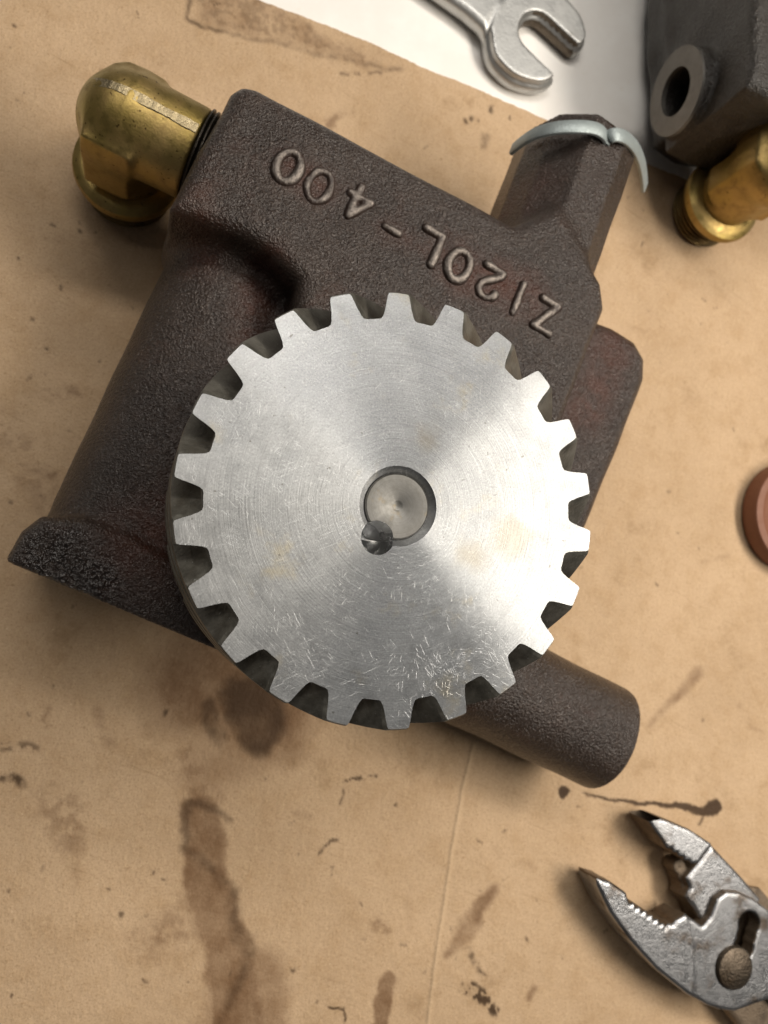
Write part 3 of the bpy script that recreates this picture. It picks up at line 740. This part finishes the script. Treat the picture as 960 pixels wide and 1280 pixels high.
def m_shaft(name, ref):
    n = N(name, ref)
    x, y, z = n.sep(n.P); flat = n.comb(x, y, 0.0); rad = n.vmath('LENGTH', flat)
    rings = n.noise(1.0, 2, 0.6, n.comb(n.math('MULTIPLY', rad, 150.0), 0.0, 0.0))
    mid = n.noise(22, 5, 0.65)
    col = n.mix(n.mapr(mid, 0.35, 0.7), (0.19, 0.184, 0.174), (0.14, 0.135, 0.124))
    col = n.mix(n.math('MULTIPLY', n.mapr(rings, 0.42, 0.62), 0.4), col, (0.14, 0.132, 0.118))
    col = n.mix(n.math('MULTIPLY', n.mapr(n.noise(9, 4), 0.58, 0.72), 0.6), col, (0.20, 0.14, 0.06))
    tan = n.vmath('NORMALIZE', flat)
    return n.out(col, n.mapr(mid, 0.3, 0.7, 0.42, 0.52), 0.85, n.bump(mid, 0.0015, 0.5))
shaft.data.materials.clear(); shaft.data.materials.append(m_shaft('turned_shaft_end', gd))
mark_hole(shaft.data)
shaft.data.shade_smooth(); shaft.data.set_sharp_from_angle(angle=math.radians(25))
shaft['label'] = 'round shaft end with turning rings in the gear bore'
tm = tooth_mesh(); tm.materials.append(mgear); tm.materials.append(mflank)
for p in tm.polygons: p.material_index = 0 if p.normal.z > 0.9 else 1
for k in range(NT):
    o = bpy.data.objects.new('gear_tooth', tm); C.objects.link(o); o.parent = gd; o.rotation_euler = (0, 0, a0+k*PITCH)

# ---- cotter pin bent over the end of the boss
zinc = m_plain_metal('zinc_plate', (0.33, 0.37, 0.37), 0.46, 0.58, 0.5, 0.004, 18, (0.10, 0.09, 0.07), 0.62, 0.4)
pin = bpy.data.objects.new('cotter_pin', None); C.objects.link(pin); pin.parent = pump; pin.empty_display_size = 0.01
pin['label'] = 'bluish zinc cotter pin with both legs bent round the boss'
sp_ = [(-0.046, 0), (-0.044, 0.012), (-0.036, 0.018), (0.036, 0.018), (0.044, 0.012), (0.046, 0), (0.042, -0.010), (-0.042, -0.010)]
def pin_leg(pts):
    path = catmull([W(*p) for p in pts], 8)
    ctr = np.array([bossE[0], bossE[1], 0.75])
    ups = []
    for p in path:
        v = p-ctr; v = v-pdir*(v@pdir); ups.append(tuple(v/np.linalg.norm(v)))
    link('pin_leg', sweep([tuple(p) for p in path], sp_, up=ups), zinc, pin)
pin_leg([(641, 187, 0.98), (652, 178, 1.08), (668, 168, 1.19), (692, 161, 1.29), (720, 159, 1.345), (742, 161, 1.345), (754, 168, 1.31), (756.5, 179, 1.22)])
pin_leg([(757.5, 182, 1.20), (761, 172, 1.29), (771, 169, 1.32), (783, 174, 1.27), (794, 186, 1.16), (801, 203, 1.02), (804, 220, 0.90), (805, 234, 0.80)])

# ---- brass elbow: horizontal leg into the bar, downward leg with collar and thread
brass = m_brass('tarnished_brass'); thread_m = m_plain_metal('oily_brass_thread', (0.16, 0.11, 0.045), 0.3, 0.5, 0.9, 0.006, 20, (0.02, 0.015, 0.01), 0.5, 0.7)
sthread_m = m_plain_metal('black_oily_thread', (0.035, 0.027, 0.018), 0.25, 0.45, 0.6, 0.006, 20, (0.01, 0.008, 0.006), 0.5, 0.7)
grind_m = m_plain_metal('filed_brass', (0.36, 0.29, 0.175), 0.32, 0.48, 1.0, 0.004, 24, (0.2, 0.15, 0.08), 0.6, 0.3)
def elbow(parent_, corner, ang):
    """corner = where both axes meet; ang = heading from the corner to the pump"""
    root = bpy.data.objects.new('elbow_fitting', None); C.objects.link(root); root.parent = parent_; root.empty_display_size = 0.01
    root.location = (corner[0]*S, corner[1]*S, corner[2]*S); root.rotation_euler = (0, 0, ang)
    root['label'] = 'tarnished brass elbow fitting pointing down'
    zc = corner[2]
    if 'elbow' in bpy.data.meshes:
        for nm, k, mm in ELB: link(nm, bpy.data.meshes[k], None, root)
        return root
    c = Cast((-0.42, -0.42, -0.70), (0.62, 0.42, 0.36), 0.0125)
    c.add(c.cyl((0, 0, 0), (0.420, 0, 0), 0.283, 0.276, 0.015))
    c.add(c.ball((0, 0, 0), 0.287), 0.03)
    c.add(c.cyl((0, 0, 0.02), (0, 0, -0.60), 0.245, rnd=0.02), 0.03)
    # square wrench flats round the downward leg
    sq = [(-0.172, -0.280), (0.110, -0.280), (0.110, 0.262), (-0.10, 0.262), (-0.155, 0.21)]
    c.add(c.prism(sq, -0.40, 0.135, 0.014), 0.075)
    c.wobble(0.0035, 9, 4)
    link('elbow_body', c.mesh('elbow'), brass, root)
    # filed strip: a thin raised parting line dressed flat, wavy edges
    V, Fc = [], []; g = np.random.RandomState(5); m = 46
    for i in range(m+1):
        x = -0.215+0.622*i/m
        top = 0.29
        top = 0.2865-0.006*x/0.385 if x > 0 else math.sqrt(max(0.2885**2-x*x, 0.0))
        w0 = 0.030+0.003*math.sin(x*23)+g.normal()*0.0008; zz = top+g.normal()*0.0009
        if x < 0.0: pass
        V += [(x, 0.012-w0, zz-0.006), (x, 0.012-w0+0.004, zz), (x, 0.012+w0-0.004, zz), (x, 0.012+w0, zz-0.006), (x, 0.012+w0, zz-0.06), (x, 0.012-w0, zz-0.06)]
    for i in range(m):
        for k in range(6): l = (k+1) % 6; Fc.append((i*6+k, (i+1)*6+k, (i+1)*6+l, i*6+l))
    Fc.append(tuple(range(6))); Fc.append(tuple(range(m*6, m*6+6))[::-1])
    me = pmesh('filed_strip', V, Fc, 20)
    bm = bmesh.new(); bm.from_mesh(me); bmesh.ops.recalc_face_normals(bm, faces=bm.faces); bm.to_mesh(me); bm.free(); me.shade_flat()
    link('filed_strip', me, grind_m, root)
    link('collar', lathe([(0.10, -0.62), (0.31, -0.62), (0.345, -0.605), (0.352, -0.57), (0.345, -0.535), (0.315, -0.515), (0.285, -0.50), (0.10, -0.50)], 64, name='collar'), brass, root)
    pr = [(0.1, -0.62)]
    for i in range(5): z = -0.625-i*0.042; pr += [(0.262, z), (0.292, z-0.014), (0.292, z-0.024), (0.262, z-0.040)]
    pr += [(0.235, -zc+0.012), (0.1, -zc+0.012)]
    link('thread', lathe(pr, 64, 40, name='thread'), thread_m, root)
    pr = []
    for i in range(4): x = 0.420+i*0.028; pr += [(0.248, x), (0.290-0.004*i, x+0.012), (0.290-0.004*i, x+0.020), (0.248, x+0.034)]
    link('thread', lathe([(0.05, 0.410)]+pr+[(0.05, 0.60)], 64, 40, name='thread_side', axis=(1, 0, 0)), sthread_m, root)
    return root
ELB = [('elbow_body', 'elbow', 0), ('filed_strip', 'filed_strip', 0), ('collar', 'collar', 0), ('thread', 'thread', 0), ('thread', 'thread_side', 0)]
bd = W(640, 275, HB)-W(330, 107, HB); bang = math.atan2(bd[1], bd[0])
elbow(pump, W(160, 152, 0.86), bang)

# ================================================================ SECOND PUMP (upper right)
pump2 = thing('oil_pump', W(1000, 20, 0)*S, 'dark iron pump casting at the upper right corner, cut off by the frame', 'oil pump', 'oil pumps on the bench')
def to2(v): return np.array(v)-W(1000, 20, 0)
def pump2_casting():
    o = W(1000, 20, 0)
    pts = [p for p in W2([(938, -260), (944, 0), (941, 60), (939, 104), (965, 119), (1120, 150), (1220, 150), (1220, -260)], 1.32)]
    pts = [(a-o[0], b-o[1]) for a, b in pts]
    lo = np.min(pts, 0)-0.25; hi = np.max(pts, 0)+0.15
    hi = np.minimum(hi, (1.4, 1.7))
    c = Cast((lo[0], lo[1], -0.05), (hi[0], hi[1], 1.42), 0.021)
    c.add(c.prism(pts, 0.30, 1.32, 0.07))
    # wider base below, with a softly rounded corner
    pb = [(a-o[0], b-o[1]) for a, b in W2([(818, -260), (813, 40), (814, 150), (820, 182), (848, 200), (900, 212), (1120, 260), (1120, -260)], 0.10)]
    c.add(c.prism(pb, 0.03, 0.34, 0.05), 0.14)
    # ring boss on the side wall
    a = to2(W(851, 116, 0.62)); 
    c.add(c.cyl(a+[-0.03, 0, 0], a+[0.45, 0, 0], 0.335, rnd=0.02), 0.03)
    c.cut(c.cyl(a+[-0.2, 0, 0], a+[0.40, 0, 0], 0.175, rnd=0.005))
    c.wobble(0.012, 5, 8)
    return c.mesh('pump_casting_small'), a
me2, ra = pump2_casting()
h2 = link('housing', me2, m_iron('grey_cast_iron', base=(0.036, 0.031, 0.026), tint=0.1), pump2)
ringm = m_plain_metal('machined_iron_ring', (0.18, 0.168, 0.152), 0.4, 0.55, 0.6, 0.005, 14, (0.08, 0.07, 0.06), 0.6, 0.5)
rg = link('port_ring', lathe([(0.178, 0), (0.322, 0), (0.322, -0.04), (0.178, -0.04)], 56, name='port_ring', center=tuple(ra+[-0.052, 0, 0]), axis=(-1, 0, 0)), ringm, pump2)
e2c = to2(W(966, 210, 0.86))
elbow(pump2, e2c, math.radians(78))

# ================================================================ WRENCH
chrome = m_plain_metal('worn_chrome', (0.50, 0.495, 0.48), 0.40, 0.52, 0.9, 0.002, 10, (0.13, 0.10, 0.07), 0.55, 0.55)
jawm = m_plain_metal('grimy_steel', (0.17, 0.14, 0.11), 0.35, 0.55, 0.9, 0.008, 16, (0.05, 0.035, 0.02), 0.5, 0.6)
w0 = W(660, 30, -0.09)
def wrench_mesh():
    H = 0.02
    def L(pts, z=H): return [(a-w0[0], b-w0[1]) for a, b in W2(pts, z)]
    c = Cast((-2.4, -1.0, -0.11), (0.8, 2.1, 0.26), 0.016)
    head = L([tuple(p) for p in catmull([(604, 40), (609, 72), (621, 90), (640, 105), (664, 112), (681, 111), (692, 100), (673, 80), (652, 58), (648, 44), (653, 31), (664, 26), (676, 31), (697, 50), (718, 67), (731, 55), (726, 30), (712, 10), (694, -6), (668, -16), (640, -12), (616, 10)], 4)])
    c.add(c.prism(head, -0.086, 0.055, 0.055))
    d = polydist(c.X[:, :, 0], c.Y[:, :, 0], head)[:, :, None]+0.034; z = np.abs(c.Z-0.0)-0.10
    c.add((np.sqrt(np.maximum(d+0.012, 0)**2+np.maximum(z+0.012, 0)**2)+np.minimum(np.maximum(d+0.012, z+0.012), 0)-0.012).astype(np.float32), 0.012)
    shaft_ = L([(604, 44), (578, 21), (548, 0), (420, -90), (300, -170), (340, -215), (460, -135), (590, -48), (634, -8)])
    c.add(c.prism(shaft_, -0.06, 0.10, 0.06), 0.06)
    # hollow panel in the shaft
    me = c.mesh('wrench'); return me
wr = link('wrench', wrench_mesh(), chrome, None, Vector(w0*[1, 1, 0]*S))
wr.data.materials.append(jawm)
wn = np.zeros(len(wr.data.polygons)*3, np.float32); wr.data.polygons.foreach_get('normal', wn); wn = wn.reshape(-1, 3)
wc = np.zeros(len(wr.data.polygons)*3, np.float32); wr.data.polygons.foreach_get('center', wc); wc = wc.reshape(-1, 3)/S
jc = W(693, 64, 0.02)-w0; inw = (jc[0]-wc[:, 0])*wn[:, 0]+(jc[1]-wc[:, 1])*wn[:, 1]
wr.data.polygons.foreach_set('material_index', ((wn[:, 2] < 0.5) & (inw > 0.02) & (np.hypot(wc[:, 0]-jc[0], wc[:, 1]-jc[1]) < 0.34)).astype(np.int32))
tag(wr, 'chrome open ended wrench lying on the white bench top', 'wrench')

# ================================================================ PLIERS
steel = m_plain_metal('worn_pliers_steel', (0.33, 0.33, 0.34), 0.28, 0.42, 1.0, 0.003, 18, (0.10, 0.07, 0.045), 0.48, 0.85)
grime_shade_m = m_plain_metal('brown_grime_shade_steel', (0.17, 0.125, 0.085), 0.45, 0.6, 0.4, 0.010, 16, (0.04, 0.025, 0.015), 0.5, 0.6)
pl0 = W(900, 1180, 0)
pliers = thing('pliers', pl0*[1, 1, 0]*S, 'worn slip joint pliers with open toothed jaws on the cardboard', 'pliers')
def Lp(pts, z): return [(a-pl0[0], b-pl0[1]) for a, b in W2(pts, z)]
ZT = 0.32
def zig(p, q, n, amp):
    p, q = np.array(p, float), np.array(q, float); d = q-p; nr = np.array([d[1], -d[0]])/np.linalg.norm(d); o = []
    for i in range(n): o += [tuple(p+d*(i/n)), tuple(p+d*((i+0.5)/n)+nr*amp)]
    return o
def lower_jaw():
    c = Cast((-1.35, -1.50, 0.0), (1.25, 0.80, 0.40), 0.0125)
    up = [(746, 1098), (763, 1103), (783, 1117)]+zig((787, 1131), (832, 1161), 6, 5)+zig((832, 1161), (852, 1152), 2, 4)+[(858, 1144), (879, 1158), (889, 1146), (897, 1124), (909, 1115), (926, 1116), (945, 1125), (962, 1138), (985, 1165)]
    lo = [(985, 1240), (962, 1250), (941, 1257), (920, 1265), (900, 1263), (884, 1257), (860, 1243), (822, 1213), (788, 1176), (763, 1141), (747, 1108)]
    full = Lp(up+lo, ZT)
    jaw = Lp([(746, 1098), (763, 1103), (783, 1117)]+zig((787, 1131), (832, 1161), 6, 5)+zig((832, 1161), (852, 1152), 2, 4)+[(858, 1144), (868, 1180), (868, 1247)]+lo[6:], ZT)
    c.add(c.prism(full, 0.19, ZT, 0.022))
    c.add(c.prism(jaw, 0.045, ZT, 0.022), 0.02)
    c.add(c.prism(Lp([(985, 1160), (1010, 1185), (1100, 1330), (1180, 1480), (1150, 1490), (1060, 1350), (960, 1250), (940, 1235)], 0.26), 0.10, 0.28, 0.05), 0.05)
    # slip slot
    a, b = W(937, 1156, ZT)-pl0, W(930, 1185, ZT)-pl0
    c.cut(c.cyl((a[0], a[1], 0.12), (a[0], a[1], 0.5), 0.095, rnd=0.0)); c.cut(c.cyl((b[0], b[1], 0.12), (b[0], b[1], 0.5), 0.092, rnd=0.0)); m_ = (a+b)/2; c.cut(c.cyl((m_[0], m_[1], 0.12), (m_[0], m_[1], 0.5), 0.088, rnd=0.0))
    return c.mesh('pliers_lower')
def upper_jaw():
    c = Cast((-1.15, -1.50, 0.0), (1.25, 1.15, 0.40), 0.0125)
    jaw = [(806, 1020), (822, 1022), (836, 1026), (863, 1037), (892, 1056), (880, 1070), (874, 1080), (863, 1080)]+zig((862, 1076), (833, 1056), 4, 4)+[(826, 1049)]
    c.add(c.prism(Lp(jaw, ZT), 0.045, ZT, 0.02))
    mid = [(890, 1056), (926, 1094), (952, 1124), (948, 1138), (905, 1150), (880, 1160), (868, 1137), (856, 1122), (862, 1110), (857, 1098), (872, 1080)]
    c.add(c.prism(Lp(mid, 0.26), 0.045, 0.26, 0.03), 0.04)
    c.add(c.prism(Lp([(858, 1140), (880, 1100), (950, 1110), (1000, 1170), (1010, 1240), (960, 1290), (900, 1250), (870, 1200)], 0.10), 0.045, 0.11, 0.02), 0.02)
    c.add(c.prism(Lp([(900, 1255), (930, 1240), (990, 1230), (1010, 1290), (1050, 1420), (1060, 1560), (1025, 1570), (1000, 1440), (960, 1330)], 0.15), 0.045, 0.20, 0.05), 0.05)
    # serrated throat, set back below the tip
    for i, (px_, py_) in enumerate(((846, 1082), (851, 1092), (855, 1104), (860, 1118))):
        q = W(px_, py_, 0.16)-pl0
        c.add(c.cyl((q[0], q[1], 0.05), (q[0], q[1], 0.20), 0.055, rnd=0.01), 0.01)
    return c.mesh('pliers_upper')
lj = link('lower_jaw', lower_jaw(), steel, pliers); uj = link('upper_jaw', upper_jaw(), steel, pliers)
uj.data.materials.append(grime_shade_m)
nn = np.zeros(len(uj.data.polygons)*3, np.float32); uj.data.polygons.foreach_get('normal', nn); nn = nn.reshape(-1, 3)
cc_ = np.zeros(len(uj.data.polygons)*3, np.float32); uj.data.polygons.foreach_get('center', cc_); cc_ = cc_.reshape(-1, 3)/S
uj.data.polygons.foreach_set('material_index', ((nn[:, 2] < 0.5) | ((cc_[:, 2] < 0.225) & (cc_[:, 0] < 0.45))).astype(np.int32))  # brown grime on the sides; low slot faces darkened too, painting in shade
lj.data.materials.append(grime_shade_m)
nn = np.zeros(len(lj.data.polygons)*3, np.float32); lj.data.polygons.foreach_get('normal', nn); nn = nn.reshape(-1, 3)
lj.data.polygons.foreach_set('material_index', ((nn[:, 2] < 0.4) & (nn[:, 1] > 0.0)).astype(np.int32))
q = W(920, 1211, ZT+0.03)-pl0
link('pivot_bolt', lathe([(0, 0.06), (0.162, 0.06), (0.162, ZT+0.012), (0.150, ZT+0.032), (0.09, ZT+0.050), (0, ZT+0.055)], 48, 30, center=(q[0], q[1], 0), closed=False), m_plain_metal('bolt_steel', (0.12, 0.095, 0.072), 0.35, 0.5, 1.0, 0.008, 14, (0.09, 0.06, 0.035), 0.5, 0.6), pliers)

# ================================================================ COPPER CAP at the right edge
copper = m_plain_metal('brown_copper', (0.20, 0.080, 0.042), 0.55, 0.65, 0.1, 0.004, 10, (0.20, 0.07, 0.035), 0.5, 0.5)
cc = W(1000, 645, 0.16)
cap = link('copper_cap', lathe([(0, 0.02), (0.44, 0.0), (0.475, 0.02), (0.475, 0.13), (0.455, 0.165), (0.40, 0.175), (0.375, 0.16), (0.355, 0.10), (0.335, 0.09), (0.0, 0.09)], 72, 30, closed=False), copper, None, Vector((cc[0]*S, cc[1]*S, 0)))
tag(cap, 'reddish brown copper coloured round cap half out of the frame at right', 'cap')
